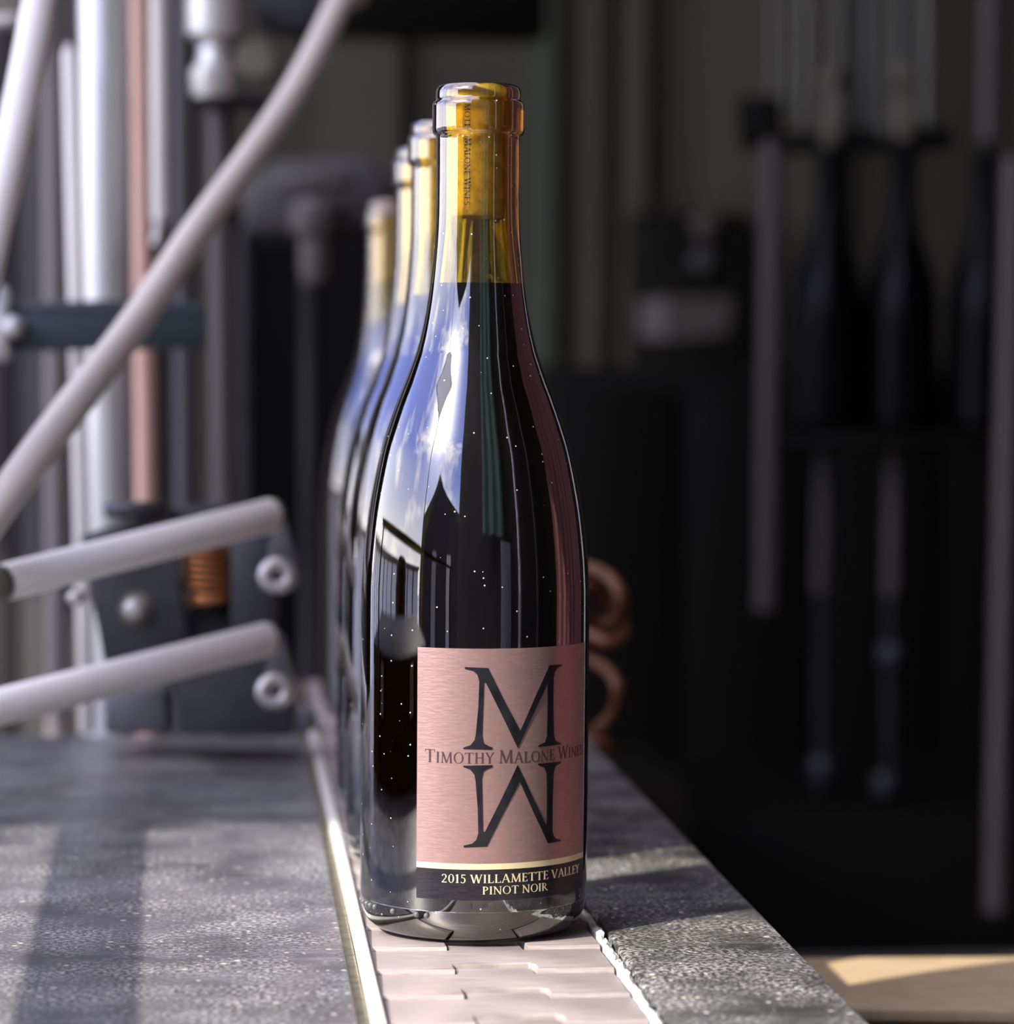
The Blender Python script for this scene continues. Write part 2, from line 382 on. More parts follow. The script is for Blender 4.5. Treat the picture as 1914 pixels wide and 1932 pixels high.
for i in range(5): bm.faces.new((va[i], vb[i], vb[(i+1) % 5], va[(i+1) % 5]))
keep(bm_obj('shell', bm, M['walldark']), shd)
for t in (0.25, 0.6):
    p = sa.lerp(sb, t); q = sa.lerp(sb, t+0.10); off = Vector((0.7, 0.71, 0))*0.03
    bm = bmesh.new(); vv = [bm.verts.new(v_+Vector((0, 0, z))+o_) for o_ in (off*0, off) for v_ in (p, q) for z in (0.2, 1.6)]
    for f in ((0, 1, 3, 2), (4, 6, 7, 5), (0, 4, 5, 1), (2, 3, 7, 6), (0, 2, 6, 4), (1, 5, 7, 3)): bm.faces.new([vv[i] for i in f])
    keep(bm_obj('shutter', bm, M['zinc']), shd)

# black drum in the open bay
dr = root('plastic_drum', (-1.55, -0.15, 0))
tag(dr, 'tall black plastic drum in the open bay, mirrored in the glass', 'drum')
lathe('body', [(0, 0), (0.15, 0), (0.16, 0.02), (0.16, 0.30), (0.168, 0.32), (0.168, 0.36), (0.16, 0.38), (0.16, 0.72), (0.168, 0.74), (0.168, 0.78), (0.16, 0.80), (0.16, 1.06), (0.14, 1.10), (0, 1.10)], M['black'], dr, 40)
lathe('lid', [(0, 1.10), (0.13, 1.10), (0.13, 1.125), (0.10, 1.14), (0, 1.14)], M['black'], dr, 40)

# pink strips added at right, standing in for an unknown pink thing mirrored there
pc = root('pink_standin', (1.05, 0.35, 0))
tag(pc, 'tall pink strips added right of the line for the pink reflection', 'curtain')
for k in range(7):
    y0 = -0.12 + 0.13*k; bm = bmesh.new(); prev = None
    for i in range(7):
        t = i/6; x = 1.05 + 0.02*math.cos(math.pi*(t-0.5)*2) + 0.015*(k % 2)
        q = [bm.verts.new((x, y0+0.12*t, z)) for z in (0.25, 2.5)] + [bm.verts.new((x+0.004, y0+0.12*t, z)) for z in (0.25, 2.5)]
        if prev:
            bm.faces.new((prev[0], q[0], q[1], prev[1])); bm.faces.new((prev[2], prev[3], q[3], q[2]))
        prev = q
    keep(bm_obj('strip', bm, M['pink'], None, 60), pc)
keep(rod('curtain_rod', (1.06, -0.16, 2.52), (1.06, 0.82, 2.52), 0.018, M['darksteel']), pc)

# stand-ins by the back wall, added unseen for reflections in the bottle
tp = root('green_standin', (0.28, YO+0.3, 0)); tag(tp, 'green sheet added behind the lens, stand-in for a mirrored green shirt', 'shirt_standin')  # stands in for a green shirt, added only for its reflection
bm = bmesh.new(); pr = None
for i in range(13):
    t = i/12; x = 0.04+0.44*t; y = YO+0.30+0.02*math.sin(t*17)
    q = [bm.verts.new((x, y, 1.22)), bm.verts.new((x, y, 2.45)), bm.verts.new((x, y-0.004, 2.45)), bm.verts.new((x, y-0.004, 1.22))]
    if pr:
        for k in range(4): bm.faces.new((pr[k], pr[(k+1) % 4], q[(k+1) % 4], q[k]))
    pr = q
keep(bm_obj('standin_sheet', bm, M['green'], None, 60), tp)
keep(rod('hanging_bar', (0.0, YO+0.30, 2.47), (0.5, YO+0.30, 2.47), 0.012, M['darksteel']), tp)
for x, y, m_, lab in ((0.62, -0.75, 'steel', 'stainless upright pipe added right of the lens for its reflection'), (0.92, -0.55, 'greyrod', 'grey upright pipe added right of the lens for its reflection')):
    up = root('added_pipe', (x, y, 0)); tag(up, lab, 'pipe')  # added unseen, only for upright streaks mirrored in the bottle
    keep(rod('pipe', (x, y, 0.012), (x, y, CE-0.01), 0.03, M[m_], None, 24), up)
    keep(lathe('base_flange', [(0, 0), (0.06, 0), (0.06, 0.012), (0, 0.012)], M['darksteel'], None, 32, loc=(x, y, 0)), up)

gp = root('added_grey_board', (0.47, -0.98, 0)); tag(gp, 'upright grey board added right of the lens for its reflection', 'board')  # added unseen for a grey strip in the bottle's dark front
keep(box('panel', (0.37, -1.00, 0.05), (0.58, -0.98, 1.20), M['greyboard'], None, 0.003), gp)
for x in (0.40, 0.55): keep(box('foot', (x-0.02, -1.08, 0), (x+0.02, -0.90, 0.05), M['darksteel']), gp)
wp = root('added_white_pipe', (0.56, 0.62, 0)); tag(wp, 'white upright pipe added right of the frame to streak the bottle edge', 'pipe')  # added unseen for the bright line along the bottle's right edge
keep(rod('pipe', (0.56, 0.62, 0.012), (0.56, 0.62, CE-0.01), 0.03, M['cream'], None, 24), wp)
keep(lathe('base_flange', [(0, 0), (0.06, 0), (0.06, 0.012), (0, 0.012)], M['darksteel'], None, 32, loc=(0.56, 0.62, 0)), wp)

# ------------------------------------------------------------------ lettering
def arc(cx, cy, rx, ry, a0, a1, w_thin, w_thick, n=14):
    """curved stroke, thicker where it runs upright; returns quads"""
    out = []; pr = None
    for i in range(n+1):
        a = math.radians(a0 + (a1-a0)*i/n); c, s = math.cos(a), math.sin(a)
        w_ = w_thin + (w_thick-w_thin)*abs(c)**1.5
        p = ((cx+rx*c, cy+ry*s), (cx+(rx-w_)*c, cy+(ry-w_*0.9)*s))
        if pr: out.append([pr[0], p[0], p[1], pr[1]])
        pr = p
    return out
def st(x0, y0, x1, y1, w_):
    """straight stroke with ends cut level"""
    if abs(y1-y0) < 1e-6: return [[(x0, y0-w_/2), (x1, y0-w_/2), (x1, y0+w_/2), (x0, y0+w_/2)]]
    return [[(x0-w_/2, y0), (x0+w_/2, y0), (x1+w_/2, y1), (x1-w_/2, y1)]]
def sf(x, y, w_=0.26, up=True):
    """bracketed foot or head serif"""
    h = 0.035; d = 0.05 if up else -0.05; hh = h if up else -h
    return [[(x-w_/2, y), (x+w_/2, y), (x+w_/2, y+hh), (x-w_/2, y+hh)], [(x-w_*0.33, y+hh), (x+w_*0.33, y+hh), (x+w_*0.2, y+hh+d), (x-w_*0.2, y+hh+d)]]
K, T_ = 0.148, 0.070
GL = {
 'T': (0.78, st(.39, 0, .39, 1, K) + st(.03, .975, .75, .975, .05) + [[(.03, 1), (.08, 1), (.05, .80), (.02, .80)], [(.75, 1), (.70, 1), (.73, .80), (.76, .80)]] + sf(.39, 0)),
 'I': (0.36, st(.18, 0, .18, 1, K) + sf(.18, 0) + sf(.18, 1, up=False)),
 'M': (1.06, st(.15, 0, .20, 1, T_) + st(.20, 1, .53, .02, K) + st(.53, .02, .86, 1, T_) + st(.91, 0, .86, 1, K) + sf(.15, 0, .22) + sf(.91, 0) + sf(.15, 1, .16, False) + sf(.91, 1, .16, False)),
 'O': (0.90, arc(.45, .5, .42, .52, 0, 360, .045, .13, 28)),
 'H': (0.86, st(.17, 0, .17, 1, K) + st(.69, 0, .69, 1, K) + st(.17, .52, .69, .52, .055) + sf(.17, 0) + sf(.69, 0) + sf(.17, 1, up=False) + sf(.69, 1, up=False)),
 'Y': (0.76, st(.38, 0, .38, .48, K) + st(.38, .45, .10, 1, K) + st(.38, .45, .66, 1, T_) + sf(.38, 0) + sf(.10, 1, .24, False) + sf(.66, 1, .22, False)),
 'A': (0.84, st(.10, 0, .42, 1.02, T_) + st(.74, 0, .42, 1.02, K) + st(.22, .36, .63, .36, .05) + sf(.10, 0, .22) + sf(.74, 0)),
 'L': (0.62, st(.17, 0, .17, 1, K) + st(.17, .025, .56, .025, .05) + [[(.58, 0), (.53, 0), (.55, .22), (.60, .22)]] + sf(.17, 0) + sf(.17, 1, up=False)),
 'N': (0.92, st(.16, 0, .16, 1, T_) + st(.14, 1, .76, -.02, K) + st(.76, 0, .76, 1, T_) + sf(.16, 0, .22) + sf(.76, 1, .22, False) + sf(.12, 1, .18, False)),
 'E': (0.64, st(.17, 0, .17, 1, K) + st(.17, .025, .56, .025, .05) + st(.17, .975, .54, .975, .05) + st(.17, .52, .46, .52, .05) + [[(.58, 0), (.53, 0), (.55, .20), (.60, .20)], [(.56, 1), (.51, 1), (.53, .82), (.57, .82)], [(.44, .42), (.48, .42), (.48, .62), (.44, .62)]] + sf(.17, 0) + sf(.17, 1, up=False)),
 'W': (1.14, st(.10, 1, .36, 0, K) + st(.36, 0, .57, 1, T_) + st(.57, 1, .80, 0, K) + st(.80, 0, 1.04, 1, T_) + sf(.10, 1, .24, False) + sf(.57, 1, .2, False) + sf(1.04, 1, .2, False)),
 'V': (0.84, st(.10, 1, .42, -.02, K) + st(.42, -.02, .74, 1, T_) + sf(.10, 1, .24, False) + sf(.74, 1, .22, False)),
 'S': (0.56, arc(.28, .755, .22, .265, 20, 270, .055, .11, 16) + arc(.28, .265, .24, .285, -160, 90, .055, .12, 16)),
 'P': (0.66, st(.17, 0, .17, 1, K) + arc(.25, .73, .35, .27, -90, 90, .045, .12, 14) + st(.17, .977, .27, .977, .045) + st(.17, .483, .27, .483, .045) + sf(.17, 0) + sf(.17, 1, up=False)),
 'R': (0.78, st(.17, 0, .17, 1, K) + arc(.25, .74, .33, .26, -90, 90, .045, .12, 14) + st(.17, .977, .27, .977, .045) + st(.17, .50, .27, .50, .045) + st(.70, 0, .32, .50, K) + sf(.17, 0) + sf(.17, 1, up=False) + sf(.72, 0, .2)),
 '2': (0.60, arc(.28, .72, .24, .28, -25, 165, .055, .115, 16) + st(.10, .04, .45, .60, .085) + st(.06, .045, .54, .045, .09)),
 '0': (0.62, arc(.31, .5, .27, .51, 0, 360, .045, .12, 26)),
 '1': (0.42, st(.22, 0, .22, 1, K) + [[(.06, .86), (.22, 1), (.22, .92), (.08, .83)]] + sf(.22, 0, .3)),
 '5': (0.58, arc(.25, .32, .27, .34, -140, 110, .055, .115, 18) + st(.17, .60, .17, 1, .07) + st(.14, .955, .50, .955, .09)),
 ' ': (0.27, []),
}
def text_polys(txt, x0, x1, y0, h, small=None):
    """letters between x0 and x1 on the baseline y0; small = height of every letter but the first of a word"""
    items = []; wsum = 0; first = True
    for ch in txt:
        k = h if (first or not small) else small
        items.append((ch, wsum, k)); wsum += GL[ch][0]*k + 0.045*h; first = ch == ' '
    sx = (x1-x0)/wsum; out = []
    for ch, x, k in items:
        for q in GL[ch][1]: out.append([(x0+sx*(x+p[0]*k), y0+p[1]*k) for p in q])
    return out

def wrap_polys(name, polys, R, z0, rot, matl, parent, lift, thick=0.0, step=0.0012, vertical=None):
    """flat outlines (u, v) in metres, wound round a cylinder of radius R; rot turns them about the axis"""
    bm = bmesh.new()
    for poly in polys:
        tri = tessellate_polygon([[Vector((p[0], p[1], 0)) for p in poly]])
        vv = [bm.verts.new((p[0], p[1], 0)) for p in poly]
        for t in tri:
            try: bm.faces.new([vv[i] for i in t])
            except ValueError: pass
    us = [v.co.x for v in bm.verts]; u = math.floor(min(us)/step)*step + step
    while u < max(us):
        bmesh.ops.bisect_plane(bm, geom=bm.verts[:]+bm.edges[:]+bm.faces[:], plane_co=(u, 0, 0), plane_no=(1, 0, 0)); u += step
    for f in bm.faces:
        f.normal_update()
        if f.normal.z < 0: f.normal_flip()
    if thick:
        ext = bmesh.ops.extrude_face_region(bm, geom=bm.faces[:])
        for e in ext['geom']:
            if isinstance(e, bmesh.types.BMVert): e.co.z += thick
    for v in bm.verts:
        a = v.co.x/R + rot; r_ = R + lift + v.co.z
        v.co = Vector((r_*math.sin(a), -r_*math.cos(a), z0 + v.co.y))
    bmesh.ops.recalc_face_normals(bm, faces=bm.faces)
    me = bpy.data.meshes.new(name); bm.to_mesh(me); bm.free()
    return link_mesh(name, me, matl, parent, 30)

# ------------------------------------------------------------------ the bottles
OUT = [(0.0, 0.006), (0.020, 0.0035), (0.031, 0.0008), (0.0335, 0.0), (0.0355, 0.0006), (0.0375, 0.0025), (0.0392, 0.0062), (0.0400, 0.011), (0.0402, 0.016),
       (0.0403, 0.06), (0.0403, 0.112), (0.0400, 0.124), (0.0393, 0.134), (0.0377, 0.1475), (0.0356, 0.159), (0.0331, 0.170), (0.0302, 0.179),
       (0.0273, 0.187), (0.0245, 0.194), (0.0221, 0.2005), (0.0208, 0.2045), (0.0190, 0.2120), (0.0172, 0.2225), (0.0159, 0.2340), (0.0151, 0.2440), (0.0148, 0.2520),
       (0.0147, 0.2650), (0.0147, 0.2765), (0.0147, 0.2777), (0.0148, 0.2783), (0.0151, 0.2787), (0.0158, 0.2790), (0.0161, 0.2796), (0.0162, 0.2805), (0.0162, 0.2812), (0.0162, 0.2878), (0.0162, 0.2885), (0.0161, 0.2895), (0.0157, 0.2903), (0.0151, 0.2906),
       (0.01495, 0.2912), (0.01495, 0.2917), (0.01495, 0.2930), (0.01495, 0.2935), (0.0147, 0.2948), (0.0140, 0.2957), (0.0130, 0.2960), (0.0112, 0.2958), (0.0104, 0.2950)]
INN = [(0.0101, 0.294), (0.0099, 0.285), (0.0099, 0.255), (0.0104, 0.245), (0.0116, 0.234), (0.0131, 0.2225), (0.0151, 0.212), (0.0181, 0.2005), (0.0233, 0.187), (0.0291, 0.170),
       (0.0318, 0.159), (0.0339, 0.1475), (0.0356, 0.134), (0.0366, 0.112), (0.0367, 0.06), (0.0368, 0.012), (0.0367, 0.0075), (0.0357, 0.0044), (0.0335, 0.0028), (0.0290, 0.0034), (0.018, 0.0068), (0.0, 0.0125)]
def smooth_prof(pr, n):
    q = spline([(a, 0, b) for a, b in pr], n); return [(max(0, p.x), p.z) for p in q]
GROUP = 'wine bottles in a row on the conveyor chain'
LROT = math.radians(16.3)          # the label is turned towards the right of the lens

def make_bottle():
    rt = root('wine_bottle', (0, 0, ZB))
    prof_o = OUT[:4] + smooth_prof(OUT[4:26], 4)[1:] + OUT[26:]
    g = lathe('glass', prof_o + smooth_prof(INN, 3), M['glass'], rt, 128, smooth=50)
    WI = [(r_+0.0004, z_-0.0004) for r_, z_ in smooth_prof(INN, 3) if z_ < 0.2255]
    lathe('wine', [(0, 0.2262), (WI[0][0]-0.001, 0.2262), (WI[0][0], 0.2266)] + WI[:-1] + [(0, 0.0121)], M['wine'], rt, 96, smooth=60)
    ck = lathe('cork', [(0, 0.2500), (0.0088, 0.2500), (0.0094, 0.2506), (0.00965, 0.2530), (0.0097, 0.293), (0.0094, 0.2942), (0, 0.2942)], M['cork'], rt, 64, smooth=40)
    # lettering down the cork: built flat along v, then turned
    pol = text_polys('TIMOTHY MALONE WINES', 0, 0.0385, -0.00105, 0.0021, 0.00185)
    pol = [[(q[1], 0.0395 - q[0]) for q in p] for p in pol]
    wrap_polys('cork_lettering', pol, 0.0097, 0.2525, math.radians(-24), M['cork_ink'], ck, 0.00008, 0, 0.0006)
    # front label
    RL = 0.0403; W2 = 0.0352; H = 0.0862
    def rect(u0, u1, v0, v1): return [(u0, v0), (u1, v0), (u1, v1), (u0, v1)]
    lb = wrap_polys('label', [rect(-W2, W2, 0.0126, H)], RL, 0.0155, LROT, M['label'], rt, 0.00010, 0.00012)
    wrap_polys('black_band', [rect(-W2, W2, 0, 0.0106)], RL, 0.0155, LROT, M['band'], lb, 0.00010, 0.00012)
    wrap_polys('gold_stripe', [rect(-W2, W2, 0.0106, 0.0126)], RL, 0.0155, LROT, M['gold'], lb, 0.00010, 0.00013)
    wrap_polys('monogram_letter', [MONO], RL, 0.0155, LROT, M['ink'], lb, 0.00022, 0.00020)
    wrap_polys('monogram_letter', [[(u, 2*0.0491-v) for u, v in MONO][::-1]], RL, 0.0155, LROT, M['ink'], lb, 0.00022, 0.00020)
    wrap_polys('winery_lettering', text_polys('TIMOTHY MALONE WINES', -0.0322, 0.0336, 0.0470, 0.0045, 0.0037), RL, 0.0155, LROT, M['ink_soft'], lb, 0.00022, 0.00010)
    wrap_polys('vintage_lettering', text_polys('2015 WILLAMETTE VALLEY', -0.0260, 0.0312, 0.0060, 0.0029), RL, 0.0155, LROT, M['gold'], lb, 0.00022, 0.00008)
    wrap_polys('grape_lettering', text_polys('PINOT NOIR', -0.0119, 0.0128, 0.0021, 0.0027), RL, 0.0155, LROT, M['gold'], lb, 0.00022, 0.00008)
    # moulded beads round the heel
    bmesh_bead = bmesh.new(); bmesh.ops.create_icosphere(bmesh_bead, subdivisions=2, radius=0.00105)
    me = bpy.data.meshes.new('heel_bead'); bmesh_bead.to_mesh(me); bmesh_bead.free(); me.shade_smooth(); me.materials.append(M['bead'])
    for a in (-86, -80, -74, -69, -64, -49, -34, -28.5):
        o = bpy.data.objects.new('heel_bead', me); COL.objects.link(o); o.parent = rt
        a = math.radians(a); o.location = (0.0399*math.sin(a), -0.0399*math.cos(a), 0.0095)
    return rt

# outline of the big initial in label coordinates (metres)
def px_label(cx, cy):
    """crop position of a point on the photographed label -> (u, v) on the paper"""
    px, py = 740 + cx/3.5125, 1190 + cy/3.5125
    d = FW + RT*((px-CX)/FPX) + UP*(-(py-CY)/FPX); o = CAM
    A = d.x**2+d.y**2; B = 2*(o.x*d.x+o.y*d.y); C = o.x**2+o.y**2-0.0404**2
    q = B*B-4*A*C; t = (-B-math.sqrt(max(q, 0)))/(2*A); p = o+d*t
    return ((math.atan2(p.x, -p.y)-LROT)*0.0403, p.z-ZB-0.0155)
MONO = [px_label(*p) for p in ((483, 240), (637, 247), (742, 462), (848, 665), (946, 440), (1040, 228), (1122, 222), (1122, 234), (1094, 246), (1076, 272), (1068, 310), (1066, 500), (1070, 690), (1080, 728), (1117, 745), (1117, 753), (1045, 762), (968, 770), (968, 760), (1010, 738), (1024, 695), (1028, 520), (1029, 345), (930, 560), (832, 778), (728, 560), (622, 345), (610, 345), (604, 520), (598, 695), (608, 745), (640, 764), (665, 773), (665, 787), (570, 786), (473, 783), (474, 774), (520, 758), (547, 725), (556, 680), (572, 500), (578, 335), (566, 292), (538, 266), (483, 252))]

bottle = make_bottle()
tag(bottle, 'nearest wine bottle on the chain, sharp, its rose-coloured label fully shown', 'bottle', GROUP)
for (x, y, rz, lab) in ((0.000, 0.143, -4, 'second wine bottle in the row, just behind the nearest one on the chain'),
                        (0.001, 0.272, 3, 'third wine bottle in the row on the chain, counted from the nearest'),
                        (0.006, 0.655, 8, 'farthest, most blurred wine bottle of the row on the chain')):
    c = copy_tree(bottle); c.location = (x, y, ZB); c.rotation_euler.z = math.radians(rz); c['label'] = lab

# ------------------------------------------------------------------ conveyor chain
chain = root('conveyor_chain', (0, 0, ZB-0.004))
tag(chain, 'pinkish beige flat-top conveyor chain carrying the row of bottles', 'conveyor chain')
XL, XR, PI_ = -0.0384, 0.0403, 0.0385
NL, NR = -0.0117, 0.0142           # sides of the hinge tab
def link_mesh_data():
    g = 0.0007; td = 0.0105
    out = [(XL, 0.0), (NL-g, 0.0), (NL-g, td+0.0012), (NR-0.0012, td+0.0012), (NR+g, td-0.0015), (NR+g+0.0005, 0.0), (XR, 0.0),
           (XR, PI_-0.0004), (NR, PI_-0.0004), (NR-0.0004, PI_+td-0.0018), (NR-0.0016, PI_+td-0.0002), (NL, PI_+td-0.0002), (NL, PI_-0.0004), (XL, PI_-0.0004)]
    bm = bmesh.new(); top = [bm.verts.new((x, y, 0.0)) for x, y in out]; bot = [bm.verts.new((x, y, -0.004)) for x, y in out]
    ft = bm.faces.new(top); bm.faces.new(bot[::-1]); n = len(out)
    for i in range(n): bm.faces.new((top[i], bot[i], bot[(i+1) % n], top[(i+1) % n]))
    bmesh.ops.recalc_face_normals(bm, faces=bm.faces)
    near = [e for e in ft.edges if abs(e.verts[0].co.y) < 1e-6 and abs(e.verts[1].co.y) < 1e-6]
    rest = [e for e in ft.edges if e not in near]
    bmesh.ops.bevel(bm, geom=near, offset=0.0024, segments=4, affect='EDGES', profile=0.5)
    bm.edges.ensure_lookup_table()
    rest = [e for e in bm.edges if e.is_valid and len(e.link_faces) == 2 and abs(e.verts[0].co.z) < 1e-6 and abs(e.verts[1].co.z) < 1e-6 and e.calc_face_angle(0) > 1.0]
    bmesh.ops.bevel(bm, geom=rest, offset=0.0006, segments=2, affect='EDGES', profile=0.5)
    me = bpy.data.meshes.new('link'); bm.to_mesh(me); bm.free(); me.materials.append(M['link']); me.shade_smooth()
    b2 = bmesh.new(); b2.from_mesh(me)
    for e in b2.edges:
        if len(e.link_faces) == 2 and e.calc_face_angle(0) > 0.7: e.smooth = False
    b2.to_mesh(me); b2.free(); return me
lme = link_mesh_data()
Y0 = -0.1559
for k in range(-5, 26):
    o = bpy.data.objects.new('link', lme); COL.objects.link(o); o.parent = chain
    o.location = (random.uniform(-0.0003, 0.0003), Y0 + PI_*k, 0.0039 + random.uniform(-0.00015, 0.00005)); o.rotation_euler = (math.radians(-2.0 + random.uniform(-0.2, 0.2)), math.radians(random.uniform(-0.15, 0.15)), 0)

YN, YF = -0.36, 0.545               # near and far ends of the left plate
cf = root('conveyor', (0, 0, 0))
tag(cf, 'dark steel conveyor base and legs under the bottle line', 'conveyor')
box('chain_bed', (-0.0470, YN, ZB-0.030), (0.0455, 0.86, ZB-0.0072), M['darksteel'], cf)
box('side_channel', (-0.0476, YN, ZB-0.0072), (-0.0436, 0.86, ZB-0.0035), M['khaki'], cf)
for y in (-0.30, 0.80):
    for x in (-0.04, 0.04): box('leg', (x-0.012, y-0.02, 0), (x+0.012, y+0.02, ZB-0.030), M['darksteel'], cf)

# white wear strip along the left of the chain: straight, then bending away at the far end
bm = bmesh.new(); pr = None
ys = [YN + (0.56-YN)*i/24 for i in range(25)] + [0.58, 0.60, 0.63, 0.66]
for i, y in enumerate(ys):
    dx = 0.0 if y < 0.565 else -0.5*(y-0.565)
    q = [bm.verts.new((a+dx, y, z)) for a, z in ((-0.0434, ZB-0.0032), (-0.0434, ZB+0.0006), (-0.0428, ZB+0.0012), (-0.0396, ZB+0.0012), (-0.0390, ZB+0.0006), (-0.0390, ZB-0.0032))]
    if pr:
        for k in range(6): bm.faces.new((pr[k], pr[(k+1) % 6], q[(k+1) % 6], q[k]))
    else: bm.faces.new(q)
    pr = q
bm.faces.new(pr[::-1])
tag(bm_obj('wear_strip', bm, M['strip'], None, 30), 'straight white plastic wear strip along the left of the chain', 'strip')
# torn strip on the right
bm = bmesh.new(); pr = None; rnd = random.Random(3); y = YN
while y < 0.70:
    a, b_, h = 0.0411+rnd.uniform(-0.0002, 0.0005), 0.0443+rnd.uniform(-0.0011, 0.0006), ZB+rnd.uniform(-0.0010, 0.0008)
    if rnd.random() < 0.12: b_ -= 0.0012; h -= 0.0015
    q = [bm.verts.new(p) for p in ((a, y, ZB-0.0052), (a, y, h-0.0004), ((a+b_)/2+rnd.uniform(-0.0004, 0.0004), y, h+rnd.uniform(0, 0.0009)), (b_, y, h-0.0006), (b_-0.0002, y, ZB-0.0052))]
    if pr:
        for k in range(5): bm.faces.new((pr[k], pr[(k+1) % 5], q[(k+1) % 5], q[k]))
    else: bm.faces.new(q)
    pr = q; y += rnd.uniform(0.0016, 0.0042)
bm.faces.new(pr[::-1])
tag(bm_obj('torn_strip', bm, M['ragged'], None, 40), 'torn ragged white plastic strip along the right of the chain', 'strip')

tag(box('side_plate', (-0.75, YN, ZB-0.012), (-0.0477, YF, ZB), M['plate'], None, 0.0008), 'broad worn slate-grey plate left of the chain, sunlit at the front', 'plate')
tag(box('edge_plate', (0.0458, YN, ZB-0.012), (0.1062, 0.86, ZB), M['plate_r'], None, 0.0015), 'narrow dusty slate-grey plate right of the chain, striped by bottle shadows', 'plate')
ps = root('plate_stand', (-0.4, 0.1, 0)); tag(ps, 'dark steel stand under the broad left plate', 'stand')
for x in (-0.70, -0.12):
    for y in (-0.30, 0.48): keep(box('leg', (x-0.015, y-0.015, 0), (x+0.015, y+0.015, ZB-0.04), M['darksteel']), ps)
keep(box('top_frame', (-0.72, -0.32, ZB-0.04), (-0.06, 0.50, ZB-0.0121), M['darksteel']), ps)
pr_ = root('plate_bracket', (0.08, 0.2, 0)); tag(pr_, 'dark steel bracket carrying the narrow right plate', 'bracket')
keep(box('beam', (0.060, YN, ZB-0.05), (0.090, 0.86, ZB-0.0121), M['darksteel']), pr_)
for y in (-0.28, 0.70): keep(box('leg', (0.065, y-0.02, 0), (0.085, y+0.02, ZB-0.05), M['darksteel']), pr_)

# guard bar out of frame that throws the long straight shadow on the left plate
gb = root('guard_bar', (-0.33, 0, ZB)); tag(gb, 'flat guard bar left of the frame, casting the long straight shadow', 'bar')
h = 0.17; dx, dy = -0.82*h/0.7265, -0.57*h/0.7265
A_, B_ = Vector((-0.1285, -0.45)), Vector((-0.146, 0.30))
bm = bmesh.new(); vv = []
for p in (A_, B_):
    for s in (-0.0155, 0.0155):
        for z in (0, 0.006): vv.append(bm.verts.new((p.x+dx+s, p.y+dy, ZB+h+z)))
for f in ((0, 1, 3, 2), (4, 6, 7, 5), (0, 4, 5, 1), (2, 3, 7, 6), (0, 2, 6, 4), (1, 5, 7, 3)): bm.faces.new([vv[i] for i in f])
keep(bm_obj('bar', bm, M['darksteel']), gb)
for p in (A_, B_):
    sgn = 1 if p is A_ else -1
    keep(rod('post', (p.x+dx, p.y+dy+0.02*sgn, ZB), (p.x+dx, p.y+dy+0.02*sgn, ZB+h), 0.007, M['darksteel']), gb)

# low black box added out of frame to darken the reflection in the bottle's flank
tb = root('added_box', (-0.50, -0.02, ZB)); tag(tb, 'low black box added left of the frame to darken the bottle flank', 'added_box')
keep(box('body', (-0.64, -0.28, ZB+0.0002), (-0.37, 0.24, ZB+0.050), M['black'], None, 0.004), tb)
keep(box('lid', (-0.643, -0.283, ZB+0.051), (-0.367, 0.243, ZB+0.066), M['black'], None, 0.004), tb)
for y in (-0.15, 0.11): keep(box('latch', (-0.3665, y-0.015, ZB+0.035), (-0.362, y+0.015, ZB+0.060), M['zinc'], None, 0.001), tb)

# ------------------------------------------------------------------ cardboard at lower right
zc = ZB - 0.060
cb = root('cardboard_sheet', (0.30, 0.18, zc-0.012)); tag(cb, 'folded brown cardboard carton lying right of the narrow plate', 'cardboard')
def on_z(px, py, z):
    d = FW + RT*((px-CX)/FPX) + UP*(-(py-CY)/FPX); return CAM + d*((z-CAM.z)/d.z)
fl, fr_ = on_z(1400, 1806, zc), on_z(2300, 1801, zc); nl, nr = on_z(1400, 1898, zc), on_z(2300, 1912, zc)
def slab(name, q, z0, z1, m, bev):
    bm = bmesh.new(); a = [bm.verts.new((p.x, p.y, z1)) for p in q]; b_ = [bm.verts.new((p.x, p.y, z0)) for p in q]
    bm.faces.new(a); bm.faces.new(b_[::-1])
    for i in range(4): bm.faces.new((a[i], b_[i], b_[(i+1) % 4], a[(i+1) % 4]))
    bmesh.ops.bevel(bm, geom=[e for e in bm.edges if all(abs(v.co.z-z1) < 1e-6 for v in e.verts)], offset=bev, segments=3, affect='EDGES', profile=0.5)
    return bm_obj(name, bm, m, None, 40)
keep(slab('panel', [nl, nr, fr_, fl], zc-0.005, zc, M['cardboard'], 0.0022), cb)
keep(slab('panel', [nl+Vector((0.004, 0.004, 0)), nr+Vector((0.002, 0.003, 0)), fr_, fl], zc-0.0110, zc-0.0055, M['cardboard'], 0.001), cb)
sh = root('shelf', (0.30, 0.2, 0)); tag(sh, 'dark steel shelf beside the line, under the brown cardboard', 'shelf')
keep(box('board', (0.125, 0.02, zc-0.020), (0.62, 0.30, zc-0.0112), M['darksteel']), sh)
for x in (0.15, 0.59):
    for y in (0.05, 0.27): keep(box('leg', (x-0.012, y-0.012, 0), (x+0.012, y+0.012, zc-0.020), M['darksteel']), sh)

